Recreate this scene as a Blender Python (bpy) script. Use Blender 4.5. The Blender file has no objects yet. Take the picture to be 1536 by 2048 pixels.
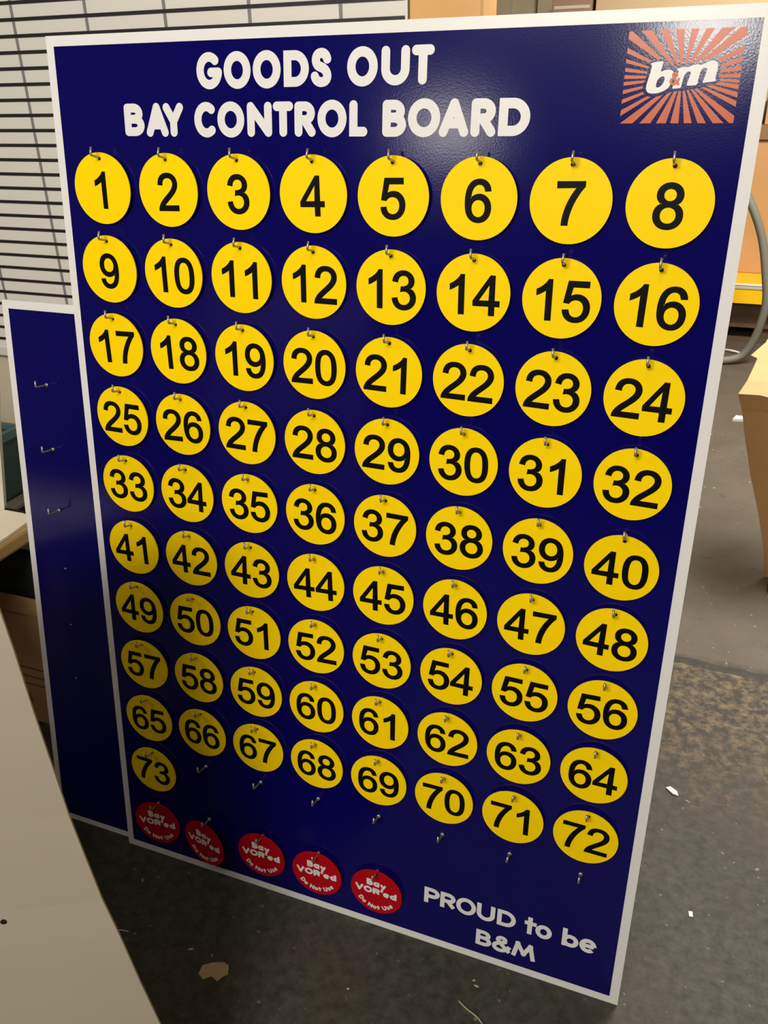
import bpy, bmesh, math, random
from mathutils import Vector, Matrix
from mathutils.geometry import tessellate_polygon
random.seed(7)
scene = bpy.context.scene
COL = scene.collection

# ------------------------------------------------------------------ camera
FPX = 1704.5                       # focal length in pixels of the 1536x2048 frame
cd = bpy.data.cameras.new('camera')
cd.sensor_fit = 'VERTICAL'; cd.sensor_height = 36.0
cd.lens = 36.0 * FPX / 2048.0
cd.clip_start = 0.02; cd.clip_end = 60
cam = bpy.data.objects.new('camera', cd); COL.objects.link(cam)
CX = Vector((0.93137673, 0.36344621, -0.02107693))     # image right
CY = Vector((0.1484438, -0.43199415, -0.88957602))     # image down
CZ = Vector((-0.33241814, 0.82540167, -0.45630063))    # view direction
cm = Matrix.Identity(4)
for r in range(3):
    cm[r][0] = CX[r]; cm[r][1] = -CY[r]; cm[r][2] = -CZ[r]
cm.translation = Vector((0.48763627, -0.98019142, 1.41936412))
cam.matrix_world = cm
scene.camera = cam

# ------------------------------------------------------------------ view, world, lights
scene.view_settings.view_transform = 'Standard'
scene.view_settings.look = 'None'
scene.view_settings.exposure = 0.08
scene.view_settings.gamma = 1.0
scene.view_settings.use_curve_mapping = False
w = bpy.data.worlds.new('room_air'); scene.world = w; w.use_nodes = True
w.node_tree.nodes['Background'].inputs['Color'].default_value = (1, .95, .88, 1)
w.node_tree.nodes['Background'].inputs['Strength'].default_value = 0.03

def area(name, loc, target, sx, sy, power, col=(1, .93, .82)):
    l = bpy.data.lights.new(name, 'AREA'); l.shape = 'RECTANGLE'
    l.size = sx; l.size_y = sy; l.energy = power; l.color = col
    o = bpy.data.objects.new(name, l); COL.objects.link(o)
    o.location = loc
    d = Vector(target) - Vector(loc)
    o.rotation_euler = d.to_track_quat('-Z', 'Y').to_euler()
    return o
area('hall_lamp', (-2.2, -7.2, 2.75), (0, 0, 1.1), 0.7, 0.4, 13)
area('aisle_lamp', (0.20, -4.35, 2.75), (0, 0, 1.2), 0.5, 0.2, 17)
area('front_lamp', (-0.1, -2.5, 2.75), (0.0, 0.1, 1.35), 1.2, 0.3, 72)
area('bay_lamp', (0.3, -1.05, 2.75), (0.2, 0.0, 1.3), 0.3, 0.15, 4.5)
area('side_lamp', (-1.9, -1.7, 2.75), (-0.2, 0.1, 1.2), 0.4, 0.2, 8)
area('store_lamp', (1.1, 2.3, 2.78), (1.0, 2.2, 0), 1.2, 1.2, 185, (1, .91, .78))

# ------------------------------------------------------------------ materials
def mat(name, col, rough=0.6, spec=0.5, metal=0.0, coat=0.0, var=None, bump=None):
    """var=(scale, amount, second colour), bump=(scale, strength)"""
    m = bpy.data.materials.new(name); m.use_nodes = True
    nt = m.node_tree; b = nt.nodes['Principled BSDF']
    b.inputs['Base Color'].default_value = (*col, 1)
    b.inputs['Roughness'].default_value = rough
    b.inputs['Specular IOR Level'].default_value = spec
    b.inputs['Metallic'].default_value = metal
    b.inputs['Coat Weight'].default_value = coat
    tc = nt.nodes.new('ShaderNodeTexCoord')
    if var:
        n = nt.nodes.new('ShaderNodeTexNoise'); n.inputs['Scale'].default_value = var[0]
        n.inputs['Detail'].default_value = 6
        r = nt.nodes.new('ShaderNodeValToRGB')
        r.color_ramp.elements[0].position = .5 - var[1] / 2; r.color_ramp.elements[1].position = .5 + var[1] / 2
        r.color_ramp.elements[0].color = (*col, 1); r.color_ramp.elements[1].color = (*var[2], 1)
        nt.links.new(tc.outputs['Object'], n.inputs['Vector'])
        nt.links.new(n.outputs['Fac'], r.inputs['Fac'])
        nt.links.new(r.outputs['Color'], b.inputs['Base Color'])
    if bump:
        n2 = nt.nodes.new('ShaderNodeTexNoise'); n2.inputs['Scale'].default_value = bump[0]
        n2.inputs['Detail'].default_value = 3
        bp = nt.nodes.new('ShaderNodeBump'); bp.inputs['Strength'].default_value = bump[1]
        bp.inputs['Distance'].default_value = 0.01
        nt.links.new(tc.outputs['Object'], n2.inputs['Vector'])
        nt.links.new(n2.outputs['Fac'], bp.inputs['Height'])
        nt.links.new(bp.outputs['Normal'], b.inputs['Normal'])
    return m

M = {}
M['blue'] = mat('blue_vinyl', (.0025, .0015, .088), .13, .45, bump=(420, .012))
M['white_panel'] = mat('white_foam_board', (.72, .72, .715), .3, .4)
M['white_vinyl'] = mat('white_vinyl', (.72, .72, .715), .3, .4)
M['yellow'] = mat('yellow_plastic', (.95, .655, .0005), .42, .14)
M['black'] = mat('black_print', (.003, .003, .003), .45, .12)
M['red'] = mat('red_plastic', (.42, .003, .010), .42, .14)
M['orange'] = mat('orange_print', (.50, .095, .028), .25, .4)
M['steel'] = mat('hook_wire', (.42, .38, .32), .35, .5, metal=.7)
M['flange'] = mat('hook_flange', (.5, .47, .4), .4, .5, metal=.4)
M['whiteboard'] = mat('planner_white', (.74, .73, .68), .38, .4, var=(1.4, .8, (.66, .65, .61)))
M['ruled'] = mat('black_rule', (.012, .011, .014), .45)
M['grey_rule'] = mat('grey_rule', (.20, .205, .21), .5)
M['frame'] = mat('planner_trim', (.62, .61, .58), .4)
M['beige'] = mat('beige_wall_paint', (.56, .50, .38), .7, var=(2, .8, (.52, .46, .34)))
M['timber'] = mat('planed_timber', (.62, .34, .11), .55, var=(9, .5, (.70, .41, .15)))
M['ceiling'] = mat('ceiling_tile', (.34, .33, .31), .8)
M['backwall'] = mat('khaki_cladding', (.56, .49, .36), .7)
M['frontwall'] = mat('dark_wall_paint', (.14, .13, .12), .7)
M['carton'] = mat('brown_carton', (.52, .29, .12), .75, var=(5, .7, (.47, .26, .105)))
M['carton_dark'] = mat('kraft_carton', (.42, .255, .115), .8, var=(6, .7, (.36, .22, .095)))
M['ply'] = mat('pale_carton', (.74, .56, .36), .7, var=(4, .6, (.70, .52, .32)))
M['ink'] = mat('carton_print', (.10, .05, .02), .8)
M['kraft'] = mat('kraft_sheet', (.50, .29, .125), .75, var=(5, .6, (.44, .25, .105)))
M['tape'] = mat('packing_tape', (.75, .68, .60), .3)
M['pink_carton'] = mat('pinkish_carton', (.40, .26, .19), .75)
M['beam'] = mat('rack_yellow', (.85, .50, .004), .35)
M['strip'] = mat('rack_strip_grey', (.48, .44, .40), .4)
M['strip_white'] = mat('rack_lip_white', (.85, .80, .66), .4)
M['shelf'] = mat('shelf_brown', (.22, .13, .06), .7)
M['pallet'] = mat('pallet_wood_dark', (.10, .062, .032), .8, var=(12, .6, (.075, .045, .022)))
M['rubber'] = mat('grey_hose', (.155, .15, .125), .6)
M['dark'] = mat('black_plastic', (.006, .009, .009), .6)
M['grey_edge'] = mat('grey_trim', (.16, .145, .12), .5)
M['teal'] = mat('teal_plastic', (.022, .05, .052), .55)
M['teal_rim'] = mat('teal_rim', (.06, .12, .14), .45)
M['bench'] = mat('bench_board', (.46, .31, .135), .7, var=(10, .6, (.38, .25, .10)))
M['paper'] = mat('cream_paper', (.78, .72, .57), .8)
M['sheet'] = mat('cream_sheet', (.43, .38, .305), .6, .3, var=(3, .9, (.40, .355, .28)))
M['dust'] = mat('paper_scrap', (.40, .30, .19), .9)
M['chip'] = mat('white_chip', (.75, .74, .70), .6)
M['straw'] = mat('straw', (.40, .34, .20), .8)

def floor_material():
    m = bpy.data.materials.new('worn_concrete'); m.use_nodes = True
    nt = m.node_tree; N = nt.nodes; L = nt.links; b = N['Principled BSDF']
    tc = N.new('ShaderNodeTexCoord')
    def noise(scale, det=8, rough=.6, dist=0.):
        n = N.new('ShaderNodeTexNoise'); n.inputs['Scale'].default_value = scale
        n.inputs['Detail'].default_value = det; n.inputs['Roughness'].default_value = rough
        n.inputs['Distortion'].default_value = dist
        L.new(tc.outputs['Object'], n.inputs['Vector']); return n
    def ramp(src, p0, c0, p1, c1):
        r = N.new('ShaderNodeValToRGB'); e = r.color_ramp.elements
        e[0].position = p0; e[1].position = p1; e[0].color = (*c0, 1); e[1].color = (*c1, 1)
        L.new(src, r.inputs['Fac']); return r
    def mix(f, a, c, mode='MIX'):
        x = N.new('ShaderNodeMix'); x.data_type = 'RGBA'; x.blend_type = mode
        if isinstance(f, float): x.inputs['Factor'].default_value = f
        else: L.new(f, x.inputs['Factor'])
        L.new(a, x.inputs[6]); L.new(c, x.inputs[7]); return x.outputs[2]
    def math_(op, a, v=None, c=None):
        x = N.new('ShaderNodeMath'); x.operation = op
        L.new(a, x.inputs[0])
        if c is not None: L.new(c, x.inputs[1])
        elif v is not None: x.inputs[1].default_value = v
        return x.outputs[0]
    base = ramp(noise(2.2).outputs['Fac'], .3, (.032, .033, .029), .7, (.052, .052, .045))
    fine = ramp(noise(45, 6, .75).outputs['Fac'], .35, (.45, .45, .45), .65, (1.45, 1.40, 1.30))
    c = mix(.95, base.outputs['Color'], fine.outputs['Color'], 'MULTIPLY')
    brown = ramp(noise(3.1, 4).outputs['Fac'], .5, (0, 0, 0), .75, (1, 1, 1))
    rb = N.new('ShaderNodeRGB'); rb.outputs[0].default_value = (.050, .036, .025, 1)
    c = mix(math_('MULTIPLY', brown.outputs['Color'], .55), c, rb.outputs[0])
    sep = N.new('ShaderNodeSeparateXYZ'); L.new(tc.outputs['Object'], sep.inputs[0])
    # broken, crumbly band of floor in front of the slab joint
    ny = noise(6, 5, .6)
    yy = math_('ADD', sep.outputs['Y'], c=math_('MULTIPLY', math_('SUBTRACT', ny.outputs['Fac'], .5), .5))
    band = N.new('ShaderNodeMapRange'); band.inputs[1].default_value = .45; band.inputs[2].default_value = .85
    L.new(yy, band.inputs[0])
    band2 = N.new('ShaderNodeMapRange'); band2.inputs[1].default_value = 1.06; band2.inputs[2].default_value = 1.03
    L.new(sep.outputs['Y'], band2.inputs[0])
    msk = math_('MULTIPLY', band.outputs[0], c=band2.outputs[0])
    crumb = ramp(noise(38, 9, .72, .15).outputs['Fac'], .44, (.020, .018, .014), .70, (.27, .20, .11))
    c = mix(math_('MULTIPLY', msk, .75), c, crumb.outputs['Color'])
    # lighter warmer slab beyond the joint
    slab = N.new('ShaderNodeMapRange'); slab.inputs[1].default_value = 1.045; slab.inputs[2].default_value = 1.07
    L.new(sep.outputs['Y'], slab.inputs[0])
    warm = ramp(noise(5, 7, .65).outputs['Fac'], .3, (.084, .073, .058), .7, (.122, .103, .081))
    c = mix(math_('MULTIPLY', slab.outputs[0], .8), c, warm.outputs['Color'])
    # dark filler in the joint
    nj = noise(9, 4)
    jy = math_('ADD', sep.outputs['Y'], c=math_('MULTIPLY', math_('SUBTRACT', nj.outputs['Fac'], .5), .05))
    j = math_('COMPARE', jy, 1.03); j.node.inputs[2].default_value = .016
    dk = N.new('ShaderNodeRGB'); dk.outputs[0].default_value = (.018, .020, .018, 1)
    c = mix(math_('MULTIPLY', j, .85), c, dk.outputs[0])
    sp2 = ramp(noise(13, 4, .6).outputs['Fac'], .62, (0, 0, 0), .72, (1, 1, 1))
    c = mix(math_('MULTIPLY', sp2.outputs['Color'], .55), c, dk.outputs[0])
    spk = ramp(noise(70, 2, .5).outputs['Fac'], .70, (0, 0, 0), .76, (1, 1, 1))
    pale = N.new('ShaderNodeRGB'); pale.outputs[0].default_value = (.26, .23, .17, 1)
    c = mix(math_('MULTIPLY', spk.outputs['Color'], .6), c, pale.outputs[0])
    L.new(c, b.inputs['Base Color'])
    b.inputs['Roughness'].default_value = .62; b.inputs['Specular IOR Level'].default_value = .35
    bp = N.new('ShaderNodeBump'); bp.inputs['Strength'].default_value = .25; bp.inputs['Distance'].default_value = .01
    L.new(noise(30, 8, .7).outputs['Fac'], bp.inputs['Height']); L.new(bp.outputs['Normal'], b.inputs['Normal'])
    return m
M['floor'] = floor_material()

# ------------------------------------------------------------------ helpers
def link(name, me, m, parent=None):
    o = bpy.data.objects.new(name, me); COL.objects.link(o)
    if m is not None and not me.materials: me.materials.append(m)
    if parent is not None: o.parent = parent
    return o
def tag(o, label=None, cat=None, group=None, kind=None):
    if label: o['label'] = label
    if cat: o['category'] = cat
    if group: o['group'] = group
    if kind: o['kind'] = kind
    return o
def empty(name, loc=(0, 0, 0), rot=(0, 0, 0)):
    o = bpy.data.objects.new(name, None); COL.objects.link(o)
    o.empty_display_size = .05; o.location = loc; o.rotation_euler = rot
    return o
class MB:
    def __init__(s): s.v = []; s.f = []
    def box(s, x0, x1, y0, y1, z0, z1):
        n = len(s.v)
        s.v += [(x, y, z) for z in (z0, z1) for y in (y0, y1) for x in (x0, x1)]
        for q in ((0, 2, 3, 1), (4, 5, 7, 6), (0, 1, 5, 4), (2, 6, 7, 3), (0, 4, 6, 2), (1, 3, 7, 5)):
            s.f.append([n + i for i in q])
        return s
    def poly(s, pts, z=0., holes=()):
        loops = [[Vector((p[0], p[1], 0)) for p in pts]] + [[Vector((p[0], p[1], 0)) for p in h] for h in holes]
        flat = [p for l in loops for p in l]; n = len(s.v)
        s.v += [(p.x, p.y, z) for p in flat]
        for t in tessellate_polygon(loops):
            a, b, c = (flat[i] for i in t)
            cr = (b - a).cross(c - a).z
            if abs(cr) < 1e-14: continue
            s.f.append([n + i for i in (t if cr > 0 else t[::-1])])
        return s
    def tube(s, path, r, seg=8, cap=True):
        path = [Vector(p) for p in path]; n0 = len(s.v); up = None
        for i, p in enumerate(path):
            t = (path[min(i + 1, len(path) - 1)] - path[max(i - 1, 0)]).normalized()
            if up is None:
                up = Vector((0, 0, 1)) if abs(t.z) < .9 else Vector((1, 0, 0))
            a = t.cross(up).normalized(); up = a.cross(t).normalized()
            for k in range(seg):
                th = 2 * math.pi * k / seg
                s.v.append(tuple(p + a * r * math.cos(th) + up * r * math.sin(th)))
        for i in range(len(path) - 1):
            for k in range(seg):
                a = n0 + i * seg + k; b = n0 + i * seg + (k + 1) % seg
                s.f.append([a, b, b + seg, a + seg])
        if cap:
            s.f.append([n0 + k for k in range(seg)][::-1])
            s.f.append([n0 + (len(path) - 1) * seg + k for k in range(seg)])
        return s
    def mesh(s, name, smooth=False):
        me = bpy.data.meshes.new(name); me.from_pydata(s.v, [], s.f)
        bm = bmesh.new(); bm.from_mesh(me); bmesh.ops.recalc_face_normals(bm, faces=bm.faces) if smooth else None
        bm.to_mesh(me); bm.free()
        if smooth:
            for p in me.polygons: p.use_smooth = True
        me.update(); return me
    def obj(s, name, m, parent=None, smooth=False, bevel=0):
        o = link(name, s.mesh(name, smooth), m, parent)
        if bevel:
            b = o.modifiers.new('bevel', 'BEVEL'); b.width = bevel; b.segments = 2; b.limit_method = 'ANGLE'
        return o
def structure(name, mb, m):
    return tag(mb.obj(name, m), kind='structure')

# --- strokes (rounded sign lettering)
def arc(cx, cy, rx, ry, a0, a1, n=20):
    return [(cx + rx * math.cos(math.radians(a0 + (a1 - a0) * i / n)), cy + ry * math.sin(math.radians(a0 + (a1 - a0) * i / n))) for i in range(n + 1)]
def bez(p0, p1, p2, p3, n=10):
    o = []
    for i in range(n + 1):
        t = i / n; q = 1 - t
        o.append(tuple(q**3 * a + 3 * q * q * t * b + 3 * q * t * t * c + t**3 * d for a, b, c, d in zip(p0, p1, p2, p3)))
    return o
S_ = bez((.94, .80), (.85, .96), (.68, 1.0), (.50, 1.0)) + bez((.50, 1.0), (.02, 1.0), (-.04, .60), (.42, .53))[1:] + \
     bez((.42, .53), (1.10, .43), (1.12, 0), (.50, 0))[1:] + bez((.50, 0), (.28, 0), (.10, .06), (.02, .20))[1:]
GL = {  # strokes in a unit box of the stroke centre line, y up; 'c' marks a closed loop
 'O': [('c', arc(.5, .5, .5, .5, 0, 360, 40)[:-1])],
 'G': [arc(.5, .5, .5, .5, 48, 345, 34) + [(1, .44)], [(.60, .44), (1, .44)]],
 'C': [arc(.5, .5, .56, .5, 52, 308, 34)],
 'D': [('c', [(0, 0), (0, 1), (.42, 1)] + arc(.42, .5, .58, .5, 86, -86, 20) + [(.42, 0)])],
 'S': [S_],
 'U': [[(0, 1), (0, .42)] + arc(.5, .40, .5, .40, 184, 356, 20) + [(1, .42), (1, 1)]],
 'T': [[(0, 1), (1, 1)], [(.5, .98), (.5, 0)]],
 'B': [[(0, 0), (0, 1)], [(.02, 1), (.50, 1)] + arc(.50, .765, .40, .235, 84, -84, 12) + [(.50, .53), (.02, .53)], [(.3, .53), (.52, .53)] + arc(.52, .265, .48, .265, 84, -84, 14) + [(.52, 0), (.02, 0)]],
 'A': [[(0, 0), (.5, 1)], [(.5, 1), (1, 0)], [(.2, .30), (.8, .30)]],
 'Y': [[(0, 1), (.5, .44)], [(1, 1), (.5, .44)], [(.5, .46), (.5, 0)]],
 'N': [[(0, 0), (0, 1)], [(0, 1), (1, 0)], [(1, 0), (1, 1)]],
 'R': [[(0, 0), (0, 1)], [(.02, 1), (.50, 1)] + arc(.50, .735, .45, .265, 84, -84, 14) + [(.50, .47), (.02, .47)], [(.46, .47), (1, 0)]],
 'P': [[(0, 0), (0, 1)], [(.02, 1), (.50, 1)] + arc(.50, .72, .50, .28, 84, -84, 14) + [(.50, .44), (.02, .44)]],
 'L': [[(0, 1), (0, 0), (1, 0)]],
 'M': [[(0, 0), (.17, 1)], [(.17, 1), (.5, .22)], [(.5, .22), (.83, 1)], [(.83, 1), (1, 0)]],
 'V': [[(0, 1), (.5, 0)], [(.5, 0), (1, 1)]],
 't': [[(.42, 1), (.42, 0)], [(0, .68), (1, .68)]],
 'o': [('c', arc(.5, .5, .5, .5, 0, 360, 32)[:-1])],
 'b': [[(0, 1), (0, 0)], ('c', arc(.5, .31, .5, .31, 0, 360, 28)[:-1])],
 'd': [[(1, 1), (1, 0)], ('c', arc(.5, .31, .5, .31, 0, 360, 28)[:-1])],
 'e': [[(.02, .5), (.98, .5)], arc(.5, .5, .5, .5, 2, 318, 30)],
 'a': [[(1, 1), (1, 0)], ('c', arc(.5, .5, .5, .5, 0, 360, 28)[:-1])],
 'y': [[(0, 1), (.5, .36)], [(1, 1), (.32, 0), (.12, 0)]],
 's': [S_],
 "'": [[(.5, 1), (.5, 0)]],
 '&': [bez((1, .0), (.6, .35), (.16, .72), (.22, .84)) + bez((.22, .84), (.3, 1.05), (.68, 1.05), (.70, .82))[1:],
       bez((.70, .82), (.72, .58), (0, .58), (0, .26)) + bez((0, .26), (0, -.12), (.82, -.12), (.98, .46))[1:]],
}
def ribbon(mb, pts, wd, z, closed=False, rnd=True):
    P = [Vector(p) for p in pts]; n = len(P); left = []; right = []
    for i in range(n):
        a = P[(i - 1) % n] if (closed or i > 0) else None
        b = P[(i + 1) % n] if (closed or i < n - 1) else None
        d0 = (P[i] - a).normalized() if a is not None else None
        d1 = (b - P[i]).normalized() if b is not None else None
        if d0 is None: d0 = d1
        if d1 is None: d1 = d0
        t = (d0 + d1)
        t = t.normalized() if t.length > 1e-6 else d1
        nn = Vector((-t.y, t.x)); k = 1 / max(.55, nn.dot(Vector((-d1.y, d1.x))))
        left.append(P[i] + nn * wd / 2 * k); right.append(P[i] - nn * wd / 2 * k)
    o = len(mb.v)
    mb.v += [(p.x, p.y, z) for p in left] + [(p.x, p.y, z) for p in right]
    for i in range(n if closed else n - 1):
        j = (i + 1) % n
        mb.f.append([o + i, o + n + i, o + n + j, o + j])
    if rnd and not closed:
        for e, q in ((0, 1), (n - 1, n - 2)):
            d = (P[e] - P[q]).normalized(); a0 = math.atan2(d.y, d.x)
            c = len(mb.v)
            for k in range(13):
                th = a0 - math.pi / 2 + math.pi * k / 12
                mb.v.append((P[e].x + wd / 2 * math.cos(th), P[e].y + wd / 2 * math.sin(th), z))
            mb.f.append(list(range(c, c + 13)))
def letter(mb, ch, x0, x1, y0, y1, wd, z, rnd=True, xf=None):
    """draw ch so its inked box is x0..x1, y0..y1 (y up)"""
    h = wd / 2
    fx = (x1 - x0 - wd); fy = (y1 - y0 - wd)
    if ch == "'": fx = 0
    butt = not rnd
    for k, st in enumerate(GL[ch]):
        closed = st[0] == 'c'; pts = st[1] if closed else st
        q = [(x0 + h + p[0] * fx, y0 + h + p[1] * fy) for p in pts]
        if butt and not closed and ch not in 'SseCG&y' and not (ch in 'BRP' and k > 0):
            # square ends reach the letter's full height
            for e, f in ((0, 1), (-1, -2)):
                d = (Vector(q[e]) - Vector(q[f])).normalized()
                q[e] = tuple(Vector(q[e]) + d * h * .95)
        if xf: q = [xf(*p) for p in q]
        ribbon(mb, q, wd, z + k * .00004, closed, rnd)
# --- numerals of the tags: outlines in 1/100 em
DG = {
 '0': ["4.2 35.3 Q4.2 48 6.8 55.7 Q9.4 63.5 14.5 67.7 Q19.7 71.9 27.5 71.9 Q33.3 71.9 37.6 69.5 Q41.9 67.2 44.8 62.9 Q47.6 58.5 49.2 52.2 Q50.8 46 50.8 35.3 Q50.8 22.7 48.2 15 Q45.7 7.2 40.5 3 Q35.4 -1.2 27.5 -1.2 Q17.1 -1.2 11.2 6.2 Q4.2 15.1 4.2 35.3",
       "13.2 35.3 Q13.2 17.7 17.3 11.8 Q21.4 6 27.5 6 Q33.5 6 37.7 11.9 Q41.8 17.7 41.8 35.3 Q41.8 53 37.7 58.8 Q33.5 64.6 27.4 64.6 Q21.3 64.6 17.7 59.5 Q13.2 52.9 13.2 35.3"],
 '1': ["37.3 0 L28.5 0 L28.5 56 Q25.3 53 20.1 50 Q15 46.9 10.9 45.4 L10.9 53.9 Q18.3 57.4 23.8 62.3 Q29.3 67.2 31.6 71.9 L37.3 71.9 L37.3 0"],
 '2': ["50.3 8.5 L50.3 0 L3 0 Q2.9 3.2 4 6.1 Q5.9 10.9 9.8 15.6 Q13.8 20.3 21.3 26.5 Q33 36 37.1 41.6 Q41.2 47.2 41.2 52.2 Q41.2 57.4 37.5 61 Q33.7 64.6 27.7 64.6 Q21.4 64.6 17.6 60.8 Q13.8 57 13.7 50.3 L4.7 51.2 Q5.6 61.3 11.7 66.6 Q17.7 71.9 27.9 71.9 Q38.2 71.9 44.2 66.2 Q50.3 60.5 50.3 52 Q50.3 47.7 48.5 43.5 Q46.7 39.4 42.7 34.8 Q38.6 30.2 29.1 22.2 Q21.2 15.6 18.9 13.2 Q16.7 10.8 15.2 8.5 L50.3 8.5"],
 '3': ["4.2 18.9 L13 20.1 Q14.5 12.6 18.1 9.3 Q21.8 6 27 6 Q33.2 6 37.5 10.3 Q41.8 14.6 41.8 21 Q41.8 27 37.8 30.9 Q33.8 34.9 27.7 34.9 Q25.3 34.9 21.5 33.9 L22.5 41.6 Q23.4 41.5 23.9 41.5 Q29.5 41.5 34 44.4 Q38.5 47.4 38.5 53.5 Q38.5 58.3 35.3 61.5 Q32 64.7 26.8 64.7 Q21.7 64.7 18.3 61.4 Q14.8 58.2 13.9 51.8 L5.1 53.3 Q6.7 62.2 12.4 67 Q18.1 71.9 26.6 71.9 Q32.5 71.9 37.4 69.4 Q42.3 66.8 44.9 62.5 Q47.6 58.2 47.6 53.3 Q47.6 48.6 45.1 44.8 Q42.6 41 37.7 38.8 Q44 37.3 47.6 32.7 Q51.1 28.1 51.1 21.1 Q51.1 11.8 44.2 5.3 Q37.4 -1.3 27 -1.3 Q17.5 -1.3 11.3 4.3 Q5.1 10 4.2 18.9"],
 '4': ["32.3 0 L32.3 17.1 L1.3 17.1 L1.3 25.2 L33.9 71.6 L41.1 71.6 L41.1 25.2 L50.8 25.2 L50.8 17.1 L41.1 17.1 L41.1 0 L32.3 0", "32.3 25.2 L32.3 57.5 L9.9 25.2 L32.3 25.2"],
 '5': ["4.2 18.8 L13.4 19.5 Q14.4 12.8 18.1 9.4 Q21.9 6 27.2 6 Q33.5 6 37.9 10.8 Q42.3 15.6 42.3 23.5 Q42.3 31 38.1 35.3 Q33.8 39.7 27 39.7 Q22.8 39.7 19.3 37.8 Q15.9 35.8 14 32.8 L5.7 33.8 L12.6 70.6 L48.3 70.6 L48.3 62.2 L19.7 62.2 L15.8 43 Q22.3 47.5 29.3 47.5 Q38.7 47.5 45.2 41 Q51.6 34.5 51.6 24.3 Q51.6 14.5 46 7.5 Q39.1 -1.2 27.2 -1.2 Q17.4 -1.2 11.2 4.3 Q5 9.7 4.2 18.8"],
 '6': ["49.8 54 L41 53.4 Q39.8 58.5 37.7 60.9 Q34.1 64.7 28.9 64.7 Q24.7 64.7 21.5 62.3 Q17.4 59.3 15 53.5 Q12.6 47.7 12.5 36.9 Q15.7 41.8 20.3 44.1 Q24.9 46.4 29.9 46.4 Q38.7 46.4 44.8 40 Q51 33.5 51 23.3 Q51 16.5 48.1 10.7 Q45.2 4.9 40.1 1.9 Q35.1 -1.2 28.6 -1.2 Q17.6 -1.2 10.7 6.9 Q3.8 14.9 3.8 33.5 Q3.8 54.3 11.4 63.7 Q18.1 71.9 29.4 71.9 Q37.9 71.9 43.3 67.1 Q48.7 62.4 49.8 54",
       "13.9 23.2 Q13.9 18.7 15.8 14.5 Q17.7 10.4 21.2 8.2 Q24.7 6 28.5 6 Q34 6 38 10.5 Q42 15 42 22.7 Q42 30.1 38.1 34.4 Q34.1 38.7 28.1 38.7 Q22.2 38.7 18 34.4 Q13.9 30.1 13.9 23.2"],
 '7': ["4.7 62.2 L4.7 70.7 L51.1 70.7 L51.1 63.8 Q44.2 56.5 37.5 44.5 Q30.8 32.4 27.2 19.7 Q24.5 10.7 23.8 0 L14.8 0 Q14.9 8.5 18.1 20.4 Q21.2 32.4 27.2 43.5 Q33.1 54.6 39.8 62.2 L4.7 62.2"],
 '8': ["17.7 38.8 Q12.2 40.8 9.6 44.5 Q6.9 48.3 6.9 53.4 Q6.9 61.2 12.5 66.5 Q18.2 71.9 27.5 71.9 Q36.9 71.9 42.6 66.4 Q48.3 61 48.3 53.2 Q48.3 48.2 45.7 44.5 Q43.1 40.8 37.8 38.8 Q44.3 36.7 47.8 31.9 Q51.2 27.1 51.2 20.5 Q51.2 11.3 44.7 5 Q38.2 -1.2 27.6 -1.2 Q17 -1.2 10.5 5 Q4 11.3 4 20.7 Q4 27.7 7.6 32.4 Q11.1 37.1 17.7 38.8",
       "15.9 53.7 Q15.9 48.6 19.2 45.4 Q22.5 42.2 27.7 42.2 Q32.8 42.2 36 45.4 Q39.3 48.6 39.3 53.2 Q39.3 58.1 35.9 61.4 Q32.6 64.7 27.6 64.7 Q22.6 64.7 19.2 61.4 Q15.9 58.2 15.9 53.7",
       "13.1 20.7 Q13.1 16.9 14.9 13.4 Q16.7 9.9 20.2 7.9 Q23.7 6 27.7 6 Q34 6 38.1 10 Q42.2 14.1 42.2 20.4 Q42.2 26.7 38 30.9 Q33.8 35 27.4 35 Q21.2 35 17.2 30.9 Q13.1 26.8 13.1 20.7"],
}
def outline(txt):
    pts = []
    for tk in txt.replace('Q', '|Q').replace('L', '|L').split('|'):
        tk = tk.strip()
        if tk[0] in 'QL':
            v = [float(x) for x in tk[1:].split()]
            if tk[0] == 'L': pts.append((v[0], v[1]))
            else:
                a = pts[-1]
                for i in range(1, 6):
                    t = i / 5; q = 1 - t
                    pts.append(tuple(q * q * a[k] + 2 * q * t * v[k] + t * t * v[2 + k] for k in (0, 1)))
        else:
            v = [float(x) for x in tk.split()]; pts.append((v[0], v[1]))
    return pts[:-1]
def fatten(pts, d, hole):
    n = len(pts); A = sum(pts[i][0] * pts[(i + 1) % n][1] - pts[(i + 1) % n][0] * pts[i][1] for i in range(n))
    s = (1 if A > 0 else -1) * (-1 if hole else 1)
    out = []
    for i in range(n):
        p = Vector(pts[i]); a = (p - Vector(pts[i - 1])).normalized(); b = (Vector(pts[(i + 1) % n]) - p).normalized()
        na = Vector((a.y, -a.x)); nb = Vector((b.y, -b.x)); t = na + nb
        t = t.normalized() if t.length > .2 else nb
        out.append(tuple(p + t * d * s / max(.6, t.dot(nb))))
    return out
DIG = {}
for ch, ls in DG.items():
    DIG[ch] = [fatten(outline(l), 1.7, i > 0) for i, l in enumerate(ls)]
DIG['9'] = [[(55.2 - x, 70.6 - y) for x, y in l] for l in DIG['6']]
def numeral_mesh(num, em, z):
    mb = MB(); s = str(num); adv = 55.6; x0 = -adv * len(s) / 2
    for i, ch in enumerate(s):
        sh = lambda l: [((x + x0 + i * adv) * em / 100, (y - 35.5) * em / 100) for x, y in l]
        ls = [sh(l) for l in DIG[ch]]
        mb.poly(ls[0], z, ls[1:])
    return mb.mesh('numeral')

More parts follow.
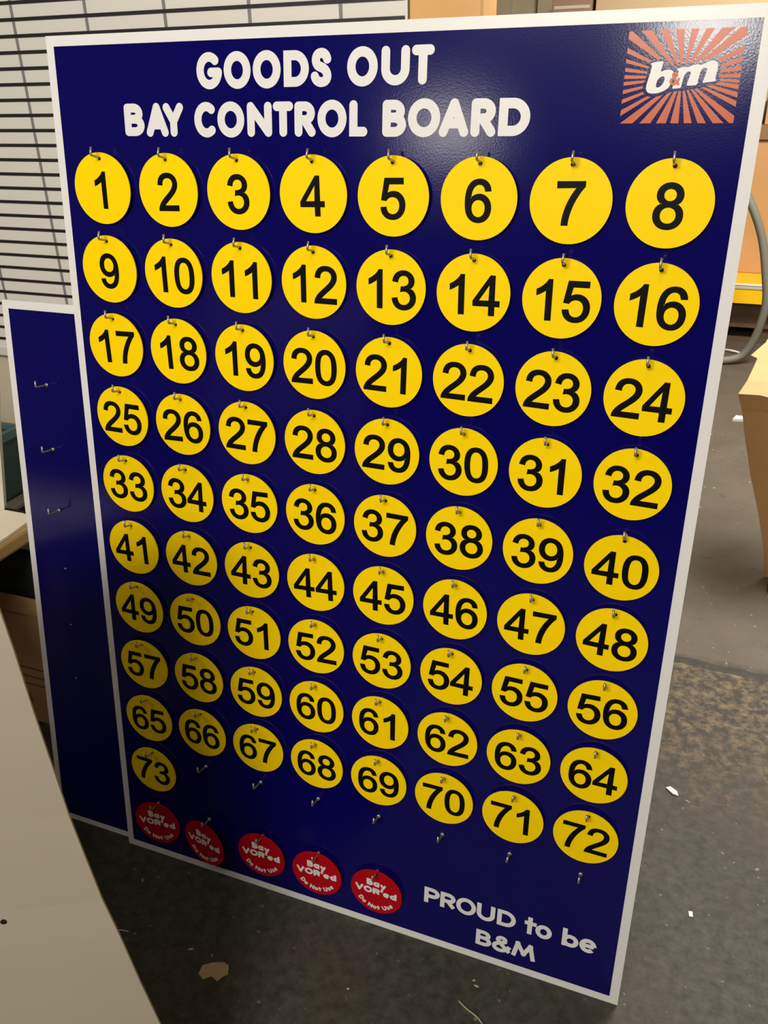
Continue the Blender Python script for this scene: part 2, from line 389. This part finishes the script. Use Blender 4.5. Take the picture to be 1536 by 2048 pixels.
# ------------------------------------------------------------------ setting
structure('floor', MB().box(-4, 4, -9, 6, -.1, 0), M['floor'])
structure('ceiling', MB().box(-4, 4, -9, 6, 2.9, 3.0), M['ceiling'])
structure('wall_right', MB().box(4, 4.1, -9, 6, 0, 2.9), M['beige'])
structure('wall_left', MB().box(-4.1, -4, -9, 6, 0, 2.9), M['beige'])
structure('wall_front', MB().box(-4, 4, -9.1, -9, 0, 2.9), M['frontwall'])
structure('wall_partition', MB().box(-4, -.13, .72, .80, 0, 2.9), M['beige'])
wb = MB().box(-4, 4, 5.02, 5.1, 0, 2.9)
for k in range(24):
    x = -4 + .16 + k * .335
    wb.box(x, x + .17, 4.985, 5.02, 0, 2.9)
structure('wall_back', wb, M['backwall'])
ts = MB().box(-.1172, .02, .70, .80, 0, 2.9)
tag(ts.obj('trim_1', M['timber'], bevel=.004), kind='structure')

# planner board on the partition
pl = empty('planner_board', (-1.6, .7185, .78))
tag(pl, 'white wall planner board ruled with black lines, behind the blue boards', 'planner board')
MB().box(-1.2, 1.48, -.018, 0, .02, 1.6).obj('panel', M['whiteboard'], pl)
MB().box(-1.22, 1.48, -.022, 0, 0, .02).obj('bottom_trim', M['frame'], pl)
hl = MB()
for k in range(27):
    z = .7945 + k * .03115 - .78
    hl.box(-1.2, 1.475, -.0205, -.0184, z - .0032, z + .0032)
hl.obj('horizontal_rules', M['ruled'], pl)
vl = MB()
for k in range(-7, 6):
    x = -1.022 + k * .1925 + 1.6
    if -1.2 < x < 1.45: vl.box(x - .0035, x + .0035, -.0192, -.0183, .02, 1.6)
vl.obj('vertical_rules', M['grey_rule'], pl)

# ------------------------------------------------------------------ main board
LEAN = math.radians(6.9); W = 1.0; H = 1.4914; TH = .008
board = empty('bay_control_board', (0, 0, 0), (math.pi / 2 - LEAN, 0, 0))
tag(board, 'large glossy blue board with white border headed GOODS OUT BAY CONTROL BOARD', 'sign board')
BM = Matrix.Rotation(math.pi / 2 - LEAN, 4, 'X')
X = lambda u: u - .5
Y = lambda v: H - v
MB().box(-.5, .5, 0, H, -TH, 0).obj('panel', M['white_panel'], board)
MB().box(X(.0136), X(.985), Y(1.4760), Y(.0140), .0001, .0004).obj('blue_face', M['blue'], board)
HEAD = [('G', .2558, .299, .0285, .0747), ('O', .2995, .344, .0285, .0748), ('O', .3451, .39, .0286, .075), ('D', .3921, .4321, .0299, .0736), ('S', .4321, .466, .0283, .0745), ('O', .4852, .5306, .0281, .0748), ('U', .5332, .5744, .0286, .0742), ('T', .5746, .6072, .0286, .0737)]
HEAD2 = [('B', .1286, .1655, .0915, .1348), ('A', .1662, .2064, .091, .1357), ('Y', .1961, .2329, .0913, .1356), ('C', .2499, .289, .0906, .1364), ('O', .2863, .3318, .0904, .1364), ('N', .334, .3752, .0914, .1355), ('T', .3746, .4079, .0913, .1353), ('R', .4075, .4416, .0916, .1352), ('O', .4421, .4872, .0899, .1357), ('L', .4888, .5174, .0908, .1347), ('B', .5362, .5718, .091, .135), ('O', .5718, .6181, .0897, .1354), ('A', .6144, .6562, .0902, .135), ('R', .6566, .6917, .0906, .1349), ('D', .6925, .7347, .0905, .1339)]
for ln in (HEAD[:5], HEAD[5:], HEAD2[:3], HEAD2[3:10], HEAD2[10:]):
    mb = MB()
    for ch, a, b, c, d in ln:
        letter(mb, ch, X(a) + .0012, X(b) - .0012, Y(d), Y(c), .0118, .0006)
    mb.obj('heading_lettering', M['white_vinyl'], board)
mb = MB()
for ch, a, b, c, d in [('P', .6482, .677, 1.3628, 1.3978), ('R', .6784, .7075, 1.3628, 1.3978), ('O', .7079, .744, 1.3560+.0055, 1.3985), ('U', .7456, .7783, 1.3618, 1.3980), ('D', .7823, .8152, 1.3618, 1.3970),
        ('t', .8303, .8512, 1.3593, 1.3970), ('o', .8498, .8779, 1.3681, 1.3975), ('b', .8953, .9232, 1.3588, 1.3972), ('e', .9247, .9529, 1.3675, 1.3975)]:
    letter(mb, ch, X(a), X(b), Y(d), Y(c), .0080, .0006, rnd=False)
mb.obj('slogan_lettering', M['white_vinyl'], board)
mb = MB()
for ch, a, b, c, d in [('B', .7477, .7760, 1.4215, 1.4562), ('&', .7775, .8128, 1.4205, 1.4575), ('M', .8130, .8545, 1.4205, 1.4555)]:
    letter(mb, ch, X(a), X(b), Y(d), Y(c), .0078, .0006, rnd=False)
mb.obj('slogan_lettering', M['white_vinyl'], board)
# logo: sunburst with the two white letters
logo = empty('logo'); logo.parent = board
lx0, lx1, ly0, ly1 = .8420, .9695, .0225, .1198
cx, cy = .9069, .0715
rays = MB()
def ray(pts):
    k = .13
    inner = [(cx + (p[0] - cx) * k, cy + (p[1] - cy) * k) for p in (pts[0], pts[-1])]
    q = list(pts) + [inner[1], inner[0]]
    rays.poly([(X(a), Y(b)) for a, b in q], .0006)
for a, b in [(.8554, .8674), (.8766, .8866), (.8936, .9031), (.9105, .9189), (.9263, .9356), (.9429, .9572)]: ray([(a, ly0), (b, ly0)])
for a, b in [(.9473, .959), (.9307, .9398), (.9155, .9242), (.9002, .9095), (.8842, .8952), (.8651, .8775)]: ray([(a, ly1), (b, ly1)])
for a, b in [(.0404, .0476), (.052, .0574), (.0607, .0657), (.0686, .0731), (.075, .0785), (.08, .0849), (.0879, .0934), (.0969, .103)]: ray([(lx1, a), (lx1, b)])
for a, b in [(.1056, .1119), (.094, .0987), (.0841, .0883), (.0753, .0794), (.0681, .0722), (.0604, .0645), (.0512, .0553), (.0396, .0452)]: ray([(lx0, a), (lx0, b)])
ray([(lx0, .0305), (lx0, ly0 + .001), (.8452, ly0)]); ray([(.9622, ly0), (lx1, ly0), (lx1, .0310)])
ray([(lx1, .1121), (lx1, ly1), (.9650, ly1)]); ray([(.8570, ly1), (.8426, ly1)])
rays.obj('sunburst', M['orange'], logo)
B_OUT = [(.87, .0563), (.8764, .055), (.8843, .0542), (.884, .0572), (.8822, .0657), (.8862, .0638), (.8916, .0632), (.8961, .0646), (.8977, .0678), (.8976, .0712), (.8964, .0758), (.8935, .0821), (.8884, .0855), (.8825, .0877), (.8751, .0882), (.8702, .087), (.8679, .0834), (.8681, .0788), (.8696, .0718), (.8712, .0649), (.872, .0592)]
B_IN = [(.8803, .0732), (.8834, .0706), (.8864, .0701), (.8879, .0722), (.8872, .0762), (.8852, .0796), (.8818, .082), (.8789, .0813), (.879, .0772)]
M_OUT = [(.8995, .0632), (.9036, .0616), (.9095, .0609), (.9126, .0613), (.9171, .0591), (.9224, .0584), (.9262, .0596), (.9284, .0585), (.9334, .0561), (.938, .0551), (.9419, .0558), (.9442, .0592), (.9443, .0653), (.9433, .0709), (.9434, .0743), (.9449, .0755), (.9418, .0766), (.9347, .0773), (.9297, .0777), (.9301, .0764), (.9315, .0718), (.9328, .0662), (.9332, .0634), (.9314, .0625), (.9284, .0627), (.9264, .0655), (.9252, .0717), (.9246, .0798), (.919, .0804), (.9129, .0804), (.9133, .0772), (.915, .0715), (.9159, .067), (.9151, .0658), (.912, .0658), (.9092, .0691), (.9081, .0743), (.9071, .0826), (.9023, .0831), (.8974, .0834), (.8979, .0804), (.9001, .0741), (.9019, .0673), (.9022, .0647), (.9006, .0641)]
EDGE = [(.8671, .0551), (.8845, .0515), (.8876, .0587), (.8966, .0598), (.9002, .059), (.912, .0573), (.9192, .0569), (.9267, .0554), (.9336, .0533), (.9418, .053), (.9473, .0581), (.9476, .0643), (.9466, .0727), (.9489, .0761), (.9445, .0786), (.9289, .0826), (.9112, .0855), (.899, .0859), (.8884, .0895), (.8781, .092), (.8692, .0907), (.8644, .0857), (.8642, .0787), (.8671, .0695), (.8685, .0608)]
def chaikin(l):
    o = []
    for i in range(len(l)):
        a, b = l[i], l[(i + 1) % len(l)]
        o += [(.8 * a[0] + .2 * b[0], .8 * a[1] + .2 * b[1]), (.2 * a[0] + .8 * b[0], .2 * a[1] + .8 * b[1])]
    return o
P2 = lambda l: [(X(a), Y(b)) for a, b in chaikin(l)]
MB().poly(P2(EDGE), .0008).obj('letter_outline', M['blue'], logo)
MB().poly(P2(B_OUT), .0010, [P2(B_IN)]).poly(P2(M_OUT), .00105).obj('letters', M['white_vinyl'], logo)
mb = MB(); letter(mb, '&', X(.8935), X(.9050), Y(.0800), Y(.0655), .0027, .0013); mb.obj('ampersand', M['orange'], logo)

# hooks: square bent screw hooks fixed into the board
U0, DU, V0, DV = .08498, .11814, .20860, .11856
def hook_meshes():
    rod = MB()
    p = [(0, 0, .0005), (0, 0, .012), (0, .0002, .0262), (0, .0012, .0277), (0, .0030, .0282), (0, .0115, .0282)]
    rod.tube(p, .0017, 8)
    fl = MB().tube([(0, 0, .0004), (0, 0, .0026), (0, 0, .0032)], .0032, 14)
    return rod.mesh('hook', True), fl.mesh('flange', True)
HM, FM = hook_meshes()
HM.materials.append(M['steel']); FM.materials.append(M['flange'])
def add_hook(parent, x, y, tilt=0., rise=0.):
    h = link('hook', HM, None, parent); h.location = (x, y, 0.0004); h.rotation_euler = (-rise, 0, tilt)
    f = link('flange', FM, None, h)
    return h
HOLE = .0425
for j in range(10):
    for i in range(8):
        add_hook(board, X(U0 + DU * i), Y(V0 + DV * j - HOLE + (.004 if j == 9 else 0)), random.uniform(-.12, .12), .13)
for i in range(5):
    add_hook(board, X(U0 + DU * i), Y(1.4040 - HOLE), random.uniform(-.1, .1), .05)

# ------------------------------------------------------------------ tags
def disc_mesh(R, hole_y, hr=.0028, th=.0016, n=56):
    mb = MB()
    o = [(R * math.cos(2 * math.pi * k / n), R * math.sin(2 * math.pi * k / n)) for k in range(n)]
    h = [(hr * math.cos(2 * math.pi * k / 14), hole_y + hr * math.sin(2 * math.pi * k / 14)) for k in range(14)]
    mb.poly(o, th, [h])
    nb = len(mb.v); mb.poly(o, 0, [h])
    for f in mb.f:
        if min(f) >= nb: f.reverse()
    for l0, cnt, fl in ((0, n, False), (n, 14, True)):
        for k in range(cnt):
            a, b = l0 + k, l0 + (k + 1) % cnt
            q = [nb + a, nb + b, b, a]
            mb.f.append(q[::-1] if fl else q)
    return mb.mesh('disc')
YD = disc_mesh(.0510, HOLE); YD.materials.append(M['yellow'])
RD = disc_mesh(.0502, HOLE); RD.materials.append(M['red'])
PH = math.radians(2.4)
def place(root, u, v, roll=0., yaw=0., pitch=0., w=.0065):
    m = BM @ Matrix.Translation((X(u), Y(v), w)) @ Matrix.Rotation(yaw, 4, 'Y') @ Matrix.Rotation(PH + pitch, 4, 'X') @ Matrix.Rotation(roll, 4, 'Z')
    root.location = m.to_translation(); root.rotation_euler = m.to_euler()
proto = empty('number_tag'); disc0 = link('disc', YD, None, proto)
for n in range(1, 74):
    i, j = (n - 1) % 8, (n - 1) // 8
    if n == 1: root = proto
    else:
        root = proto.copy(); COL.objects.link(root)
        d = disc0.copy(); COL.objects.link(d); d.parent = root
    tag(root, 'round yellow tag numbered %d hanging on the blue board' % n, 'tag', 'numbered yellow tags on the bay control board')
    nm = numeral_mesh(n, .0708, .0018); nm.materials.append(M['black'])
    o = link('numeral', nm, None, root); o.location = (0, -.0025, 0)
    u, v = U0 + DU * i, V0 + DV * j
    roll = math.radians(random.uniform(-1.6, 1.6)); pitch = 0.
    if n == 40: v += .0045; pitch = math.radians(3.0)
    if n == 73: roll = math.radians(-3)
    place(root, u, v, roll, math.radians(random.uniform(-1, 1)), pitch)
def warn_lettering():
    mb = MB()
    def word(txt, x0, y0, h, ws, wd):
        x = x0
        for ch, cw in zip(txt, ws):
            if ch in 'ayeo':  lo, hi = (y0 - h * .28, y0 + h * .72) if ch == 'y' else (y0, y0 + h * .74)
            elif ch == "'": lo, hi = y0 + h * .62, y0 + h
            else: lo, hi = y0, y0 + h
            letter(mb, ch, x, x + cw, lo, hi, wd, .0018, rnd=False)
            x += cw + .0008
    word('Bay', -.0190, .0125, .0150, (.0125, .0118, .0130), .0044)
    word("VOR'ed", -.0412, -.0065, .0150, (.0158, .0172, .0145, .0040, .0128, .0128), .0044)
    # the warning curved along the lower rim
    txt = 'Do Not Use'; ws = [.0090, .0076, .004, .0092, .0076, .0062, .004, .0086, .0068, .0074]
    tot = sum(ws) + .0006 * len(ws); R = .0425; a = -tot / 2
    for ch, cw in zip(txt, ws):
        if ch != ' ':
            ang = (a + cw / 2) / (R - .004)
            def xf(px, py, ang=ang):
                r = R - py
                return (px * math.cos(ang) + r * math.sin(ang), -(r * math.cos(ang)) + px * math.sin(ang))
            hh = .0098 if ch in 'DNUt' else .0076
            letter(mb, ch, -cw / 2, cw / 2, 0, hh, .0027, .0018, rnd=False, xf=xf)
        a += cw + .0006
    return mb.mesh('lettering')
WL = warn_lettering(); WL.materials.append(M['white_vinyl'])
RP = empty('warning_tag'); rd0 = link('disc', RD, None, RP); rl0 = link('lettering', WL, None, RP)
RL = ['red Bay VOR\'ed tag directly under yellow tag 73, leftmost of five',
      'red Bay VOR\'ed tag turned sideways on its hook, second from left',
      'red Bay VOR\'ed tag in the middle of the row of five',
      'red Bay VOR\'ed tag second from the right in the red row',
      'red Bay VOR\'ed tag nearest the PROUD to be lettering, rightmost of five']
for i, (u, v, yaw) in enumerate([(.0835, 1.4052, 4), (.1990, 1.4090, -11), (.3204, 1.4032, 0), (.4383, 1.4046, 1), (.5585, 1.4034, 0)]):
    root = RP if i == 0 else RP.copy()
    if i:
        COL.objects.link(root)
        for c in (rd0, rl0):
            k = c.copy(); COL.objects.link(k); k.parent = root
    tag(root, RL[i], 'tag', 'red warning tags along the bottom')
    place(root, u, v, math.radians(random.uniform(-1.5, 1.5)), math.radians(yaw), 0, .0065 if i != 1 else .016)

# ------------------------------------------------------------------ second, smaller board behind on the left
L2 = math.radians(8.4); H2 = 1.0945; W2 = .50
sb = empty('blank_board', (-.691, .0125, 0), (math.pi / 2 - L2, 0, 0))
tag(sb, 'smaller blank blue board with white border leaning behind the large board', 'sign board')
MB().box(0, W2, 0, H2, -.006, 0).obj('panel', M['white_panel'], sb)
MB().box(.0135, W2 - .0135, .0135, H2 - .0145, .0001, .0004).obj('blue_face', M['blue'], sb)
for k in range(3): add_hook(sb, .0835, .9515 - k * .1181, .05)
pm = MB().tube([(0, 0, .0004), (0, 0, .0016)], .0016, 10).mesh('pin', True); pm.materials.append(M['flange'])
for k in range(3):
    o = link('pin', pm, None, sb); o.location = (.0835, .5972 - k * .1192, 0)

# ------------------------------------------------------------------ left corner things
bx = empty('carton', (-.95, .34, 0)); tag(bx, 'brown cardboard carton on the floor left of the blank blue board', 'box')
MB().box(-.30, .36, -.10, -.094, 0, .374).box(-.30, .36, .114, .12, 0, .374).box(-.30, -.294, -.094, .114, 0, .374).box(.354, .36, -.094, .114, 0, .374).box(-.294, .354, -.094, .114, 0, .006).obj('body', M['carton_dark'], bx)
MB().box(-.30, .36, -.106, -.1005, .335, .378).obj('flap_fold', M['carton_dark'], bx)
pr = MB()
for z in (.168, .142, .118): pr.box(-.1, .30, -.1012, -.1003, z, z + .0022)
pr.box(-.01, .004, -.1012, -.1003, .07, .074).box(-.006, -.001, -.1012, -.1003, .055, .088)
pr.obj('printing', M['ink'], bx)
sk = bmesh.new(); bmesh.ops.create_uvsphere(sk, u_segments=28, v_segments=16, radius=1)
for v in sk.verts:
    d = v.co.copy(); k = 1 + .05 * math.sin(5 * d.x + 3 * d.z) + .05 * math.sin(7 * d.y - 4 * d.x)
    f = lambda t: math.copysign(abs(t) ** .45, t)
    v.co = Vector((-.92 + .315 * f(d.x) * min(k, 1.02), .350 + .098 * f(d.y) * min(k, 1.02), .255 + .235 * f(d.z) * k))
for f_ in sk.faces: f_.smooth = True
sm = bpy.data.meshes.new('plastic_sack'); sk.to_mesh(sm); sk.free()
tag(link('plastic_sack', sm, M['dark']), 'black plastic sack bulging out of the open cardboard carton', 'sack')
cab = empty('storage_cabinet', (-1.6, .575, 0)); tag(cab, 'black low cabinet with grey top edge in the left corner', 'cabinet')
MB().box(-.5, .425, -.11, .12, 0, .41).obj('body', M['dark'], cab, bevel=.003)
MB().box(-.5, .430, -.115, .12, .4102, .425).obj('top_edge', M['grey_edge'], cab, bevel=.004)
cr = empty('crate', (-1.45, .56, .4252)); tag(cr, 'dark teal plastic crate on the black cabinet by the wall', 'crate')
t = MB().box(-.25, .245, -.055, .075, 0, .175); t.obj('body', M['teal'], cr, bevel=.012)
rm = MB().box(-.255, .252, -.062, -.048, .163, .185).box(-.255, .252, .070, .084, .163, .185).box(-.255, -.241, -.062, .084, .163, .185).box(.238, .252, -.062, .084, .163, .185)
rm.obj('rim', M['teal_rim'], cr)
be = empty('work_bench', (-1.3, -.1, 0)); tag(be, 'low wooden bench top at the left edge of the photo', 'bench')
MB().box(-.6, .452, -.6, .405, .520, .557).obj('bench_top', M['bench'], be, bevel=.008)
for sx, sy in ((-.5, -.5), (-.5, .28), (.02, -.5), (.02, .28)):
    MB().box(sx - .03, sx + .03, sy - .03, sy + .03, 0, .5198).obj('leg', M['bench'], be)
pp = MB()
ring = [(-1.52, -.5), (-.856, -.5), (-.852, .0), (-.853, .2), (-.862, .292), (-.90, .300), (-1.2, .296), (-1.52, .3)]
n = len(ring); pp.v += [(x, y, .5575) for x, y in ring] + [(x, y, .5635) for x, y in ring]
pp.f += [list(range(n, 2 * n))[::-1], list(range(n))] + [[i, (i + 1) % n, n + (i + 1) % n, n + i] for i in range(n)]
tag(pp.obj('paper_stack', M['paper'], smooth=False), 'cream paper sheets lying on the low wooden bench', 'paper')
wp = MB()
q = [(-1.02, .20, .5642), (-.952, .30, .5642), (-.905, .30, .790), (-.90, .31, .84), (-1.02, .22, .84)]
wp.v += q + [(a - .012, b + .02, c) for a, b, c in q]; n = 5
wp.f += [list(range(n)), list(range(n, 2 * n))[::-1]] + [[i, n + i, n + (i + 1) % n, (i + 1) % n] for i in range(n)]
tag(wp.obj('panel_offcut', M['whiteboard']), 'pale grey panel offcut standing on the papers at the left edge', 'panel')

# cream sheet in the foreground, bowed, leaning to the left
fs = MB()
prof = [(-.052, 0), (-.060, .05), (-.075, .15), (-.091, .249), (-.110, .335), (-.127, .424), (-.141, .484), (-.153, .566), (-.161, .625), (-.168, .713), (-.1735, .777), (-.179, .868), (-.184, .922), (-.192, 1.05), (-.198, 1.15)]
SD = Vector((-.88, -.475, 0)).normalized(); SN = Vector((SD.y, -SD.x, 0))    # along the sheet, and away from its lit face
ns = 8; n = len(prof)
for back in (0, 1):
    for k in range(ns + 1):
        for x, z in prof:
            p = Vector((x, 0, z)) + SD * (k * .09) - SN * (.018 * math.sin(k / ns * 2.2)) * 0 + SN * (-.004 * back)
            fs.v.append(tuple(p))
m_ = (ns + 1) * n
for k in range(ns):
    for i in range(n - 1):
        q = [k * n + i, (k + 1) * n + i, (k + 1) * n + i + 1, k * n + i + 1]
        fs.f.append(q); fs.f.append([m_ + t for t in q[::-1]])
for i in range(n - 1):
    fs.f.append([i, i + 1, m_ + i + 1, m_ + i]); e = ns * n
    fs.f.append([e + i, m_ + e + i, m_ + e + i + 1, e + i + 1])
for k in range(ns):
    fs.f.append([k * n, m_ + k * n, m_ + (k + 1) * n, (k + 1) * n]); e = n - 1
    fs.f.append([k * n + e, (k + 1) * n + e, m_ + (k + 1) * n + e, m_ + k * n + e])
sheet = empty('cream_sheet', (0, -.42, 0)); tag(sheet, 'large cream sheet standing in the left foreground with a bowed right edge', 'sheet')
me = fs.mesh('sheet', True)
so = link('sheet', me, M['sheet'], sheet)
for p in me.polygons: p.use_smooth = False
hp_ = Vector((-.2483, -.0651, .468))
MB().tube([hp_ + SN * .001, hp_, hp_ - SN * .0004], .0040, 14).obj('screw_hole', M['dark'], sheet)

# ------------------------------------------------------------------ right side
rk = empty('pallet_rack', (.9, 4.4, 0)); tag(rk, 'yellow pallet racking with grey striped beam at the back right', 'rack')
MB().box(-2.35, 1.2, -.20, .25, .237, .318).obj('beam', M['beam'], rk)
MB().box(-2.35, 1.2, -.205, -.19, .3182, .338).obj('beam_strip', M['strip'], rk)
MB().box(-2.35, 1.2, -.208, -.185, .3382, .344).obj('beam_lip', M['strip_white'], rk)
MB().box(-2.35, 1.2, -.184, .25, .3182, .342).obj('deck', M['beam'], rk)
MB().box(-2.35, 1.2, .10, .55, 1.06, 1.135).obj('shelf', M['shelf'], rk)
for x in (-2.40, 1.2):
    for y in (-.15, .5):
        MB().box(x, x + .06, y, y + .06, 0, 2.4).obj('upright', M['beam'], rk)
def carton(x0, x1, y0, y1, z0, z1, m, label, tape=False):
    r = empty('carton', ((x0 + x1) / 2, (y0 + y1) / 2, z0)); tag(r, label, 'box')
    hx, hy = (x1 - x0) / 2, (y1 - y0) / 2
    MB().box(-hx, hx, -hy, hy, 0, z1 - z0).obj('body', m, r, bevel=.004)
    if tape: MB().box(-hx * .9, hx * .9, -hy - .002, -hy - .0004, z1 - z0 - .075, z1 - z0 - .06).obj('tape', M['tape'], r)
    return r
carton(.22, 1.7, 4.52, 5.0 - .02, .3425, 1.055, M['carton'], 'tall tan carton standing on the yellow racking deck')
carton(-.40, .545, 4.52, 4.95, 1.1352, 1.92, M['ply'], 'big pale tan carton on the upper shelf behind the board')
carton(.56, 1.4, 4.50, 4.95, 1.1352, 1.26, M['carton'], 'low tan carton on the upper shelf beside the board')
carton(-.64, -.42, 4.52, 4.9, 1.1352, 1.80, M['pink_carton'], 'pinkish brown carton with a white tape strip on the upper shelf', True)
pa = empty('pallet', (.75, 4.46, 0)); tag(pa, 'dark wooden pallet with load under the yellow beam', 'pallet')
MB().box(-.9, .9, -.16, .20, .105, .236).obj('load', M['pallet'], pa)
MB().box(-.9, .9, -.19, .25, .085, .1045).obj('deck_board', M['pallet'], pa)
for x in (-.85, -.05, .75):
    MB().box(x, x + .1, -.17, .25, .022, .0845).obj('block', M['pallet'], pa)
MB().box(-.9, .9, -.19, .25, 0, .0215).obj('base_board', M['pallet'], pa)

# hose
hp = [(.10, 3.55, .021), (.30, 3.68, .021), (.45, 3.76, .021), (.55, 3.80, .022), (.625, 3.82, .045), (.665, 3.82, .11), (.690, 3.81, .21), (.700, 3.80, .34), (.675, 3.80, .48), (.630, 3.80, .65), (.560, 3.80, .80), (.47, 3.82, .93), (.37, 3.86, 1.02), (.26, 3.95, 1.04), (.15, 4.1, .95)]
def smooth_path(p, k=6):
    o = []
    for i in range(len(p) - 1):
        a, b, c, d = (Vector(p[max(i - 1, 0)]), Vector(p[i]), Vector(p[i + 1]), Vector(p[min(i + 2, len(p) - 1)]))
        for j in range(k):
            t = j / k
            o.append(.5 * ((2 * b) + (c - a) * t + (2 * a - 5 * b + 4 * c - d) * t * t + (3 * b - a - 3 * c + d) * t**3))
    return o + [Vector(p[-1])]
tag(MB().tube(smooth_path(hp), .0205, 14).obj('hose', M['rubber'], smooth=True), 'thick grey hose looping from the floor in front of the yellow racking', 'hose')

# crumpled kraft sheet on the right
kb = bmesh.new()
rows = [  # z, left x, y
 (.0, .742, 1.56), (.10, .722, 1.55), (.22, .686, 1.55), (.34, .644, 1.55), (.45, .612, 1.55), (.53, .590, 1.56), (.585, .571, 1.55), (.61, .590, 1.60), (.64, .607, 1.68), (.66, .615, 1.72), (.70, .640, 1.80)]
NX = 14; g = []
for r, (z, x, y) in enumerate(rows):
    l = []
    for c in range(NX):
        t = c / (NX - 1)
        cr_ = .016 * math.sin(c * .9 + r * .35) + .007 * math.sin(c * 2.1 - r * .8)
        amp = min(1, c / 2)
        l.append(kb.verts.new((x + t * (.75 + .02 * math.sin(r)), y + .10 * t + cr_ * amp, z + (.010 * math.sin(c * .8 + r * .4) * amp if 0 < r else 0))))
    g.append(l)
for r in range(len(rows) - 1):
    for c in range(NX - 1): kb.faces.new((g[r][c], g[r][c + 1], g[r + 1][c + 1], g[r + 1][c]))
# folded-over flap pointing left at the top
fl = [kb.verts.new(p) for p in ((.598, 1.86, .612), (.700, 1.75, .60), (.78, 1.95, .66), (.72, 2.05, .70))]
kb.faces.new(fl)
km = bpy.data.meshes.new('kraft_sheet'); kb.to_mesh(km); kb.free()
ko = link('kraft_sheet', km, M['kraft']); tag(ko, 'crumpled sheet of brown cardboard standing at the right edge', 'cardboard')
s_ = ko.modifiers.new('thickness', 'SOLIDIFY'); s_.thickness = .004
# dark foot beneath it
tag(MB().box(.748, .84, 1.46, 1.53, 0, .035).obj('rubber_block', M['dark'], bevel=.012), 'small black block on the floor under the cardboard sheet', 'block')

# ------------------------------------------------------------------ litter on the floor
def scrap(name, pts, th, m, label, cat, z=.0006):
    n = len(pts); mb = MB()
    mb.v += [(x, y, z) for x, y in pts] + [(x, y, z + th + .002 * math.sin(i * 2.1) * (th > .001)) for i, (x, y) in enumerate(pts)]
    mb.f += [list(range(n))[::-1], list(range(n, 2 * n))] + [[i, (i + 1) % n, n + (i + 1) % n, n + i] for i in range(n)]
    return tag(mb.obj(name, m), label, cat)
scrap('paper_scrap', [(-.205, -.186), (-.190, -.176), (-.172, -.166), (-.160, -.170), (-.152, -.186), (-.160, -.192), (-.164, -.203), (-.178, -.199), (-.190, -.208), (-.203, -.202)], .0015, M['dust'], 'torn brown scrap of paper on the dark floor below the board', 'scrap')
scrap('plastic_chip', [(.532, .541), (.541, .546), (.556, .540), (.560, .525), (.548, .526)], .002, M['chip'], 'white pointed chip on the floor right of the board', 'chip')
scrap('plastic_chip', [(.600, .232), (.607, .232), (.609, .223), (.602, .221)], .0018, M['chip'], 'small round pale chip on the floor near the lower right corner', 'chip')
scrap('plastic_chip', [(.612, 2.93), (.625, 2.975), (.662, 2.985), (.668, 2.94)], .012, M['chip'], 'white crumpled bit on the floor left of the cardboard sheet', 'chip')
def strand(name, pts, r, m, label):
    return tag(MB().tube(smooth_path(pts, 5), r, 6).obj(name, m, smooth=True), label, 'strand')
strand('straw', [(.245, -.088, .002), (.262, -.098, .004), (.285, -.106, .002), (.305, -.124, .003)], .0014, M['straw'], 'pale straw lying below the board at the bottom edge')
strand('white_strip', [(.545, 4.06, .006), (.58, 4.03, .012), (.615, 4.02, .008), (.65, 3.985, .006)], .006, M['chip'], 'thin white strip on the floor beside the hose')
strand('white_thread', [(-.40, -.183, .0015), (-.385, -.178, .0025), (-.372, -.176, .0015)], .0008, M['chip'], 'short white thread by the foot of the cream sheet')
gb = MB(); rr = random.Random(3)
for k in range(90):
    if k % 5: x, y = rr.uniform(.45, .95), rr.uniform(-.1, 3.2)
    else: x, y = rr.uniform(-.45, .6), rr.uniform(-.32, -.03)
    s = rr.uniform(.0008, .0026); a = rr.uniform(0, 3.1); e = rr.uniform(1, 3)
    nv = len(gb.v)
    for k2 in range(5):
        th = 2 * math.pi * k2 / 5
        px_, py_ = s * e * math.cos(th), s * math.sin(th)
        gb.v.append((x + px_ * math.cos(a) - py_ * math.sin(a), y + px_ * math.sin(a) + py_ * math.cos(a), .0004))
    gb.v.append((x, y, .0004 + s * .7))
    gb.f += [[nv + i, nv + (i + 1) % 5, nv + 5] for i in range(5)]
tag(gb.obj('floor_grit', M['straw']), 'scattered pale grit on the concrete floor', 'grit', kind='stuff')
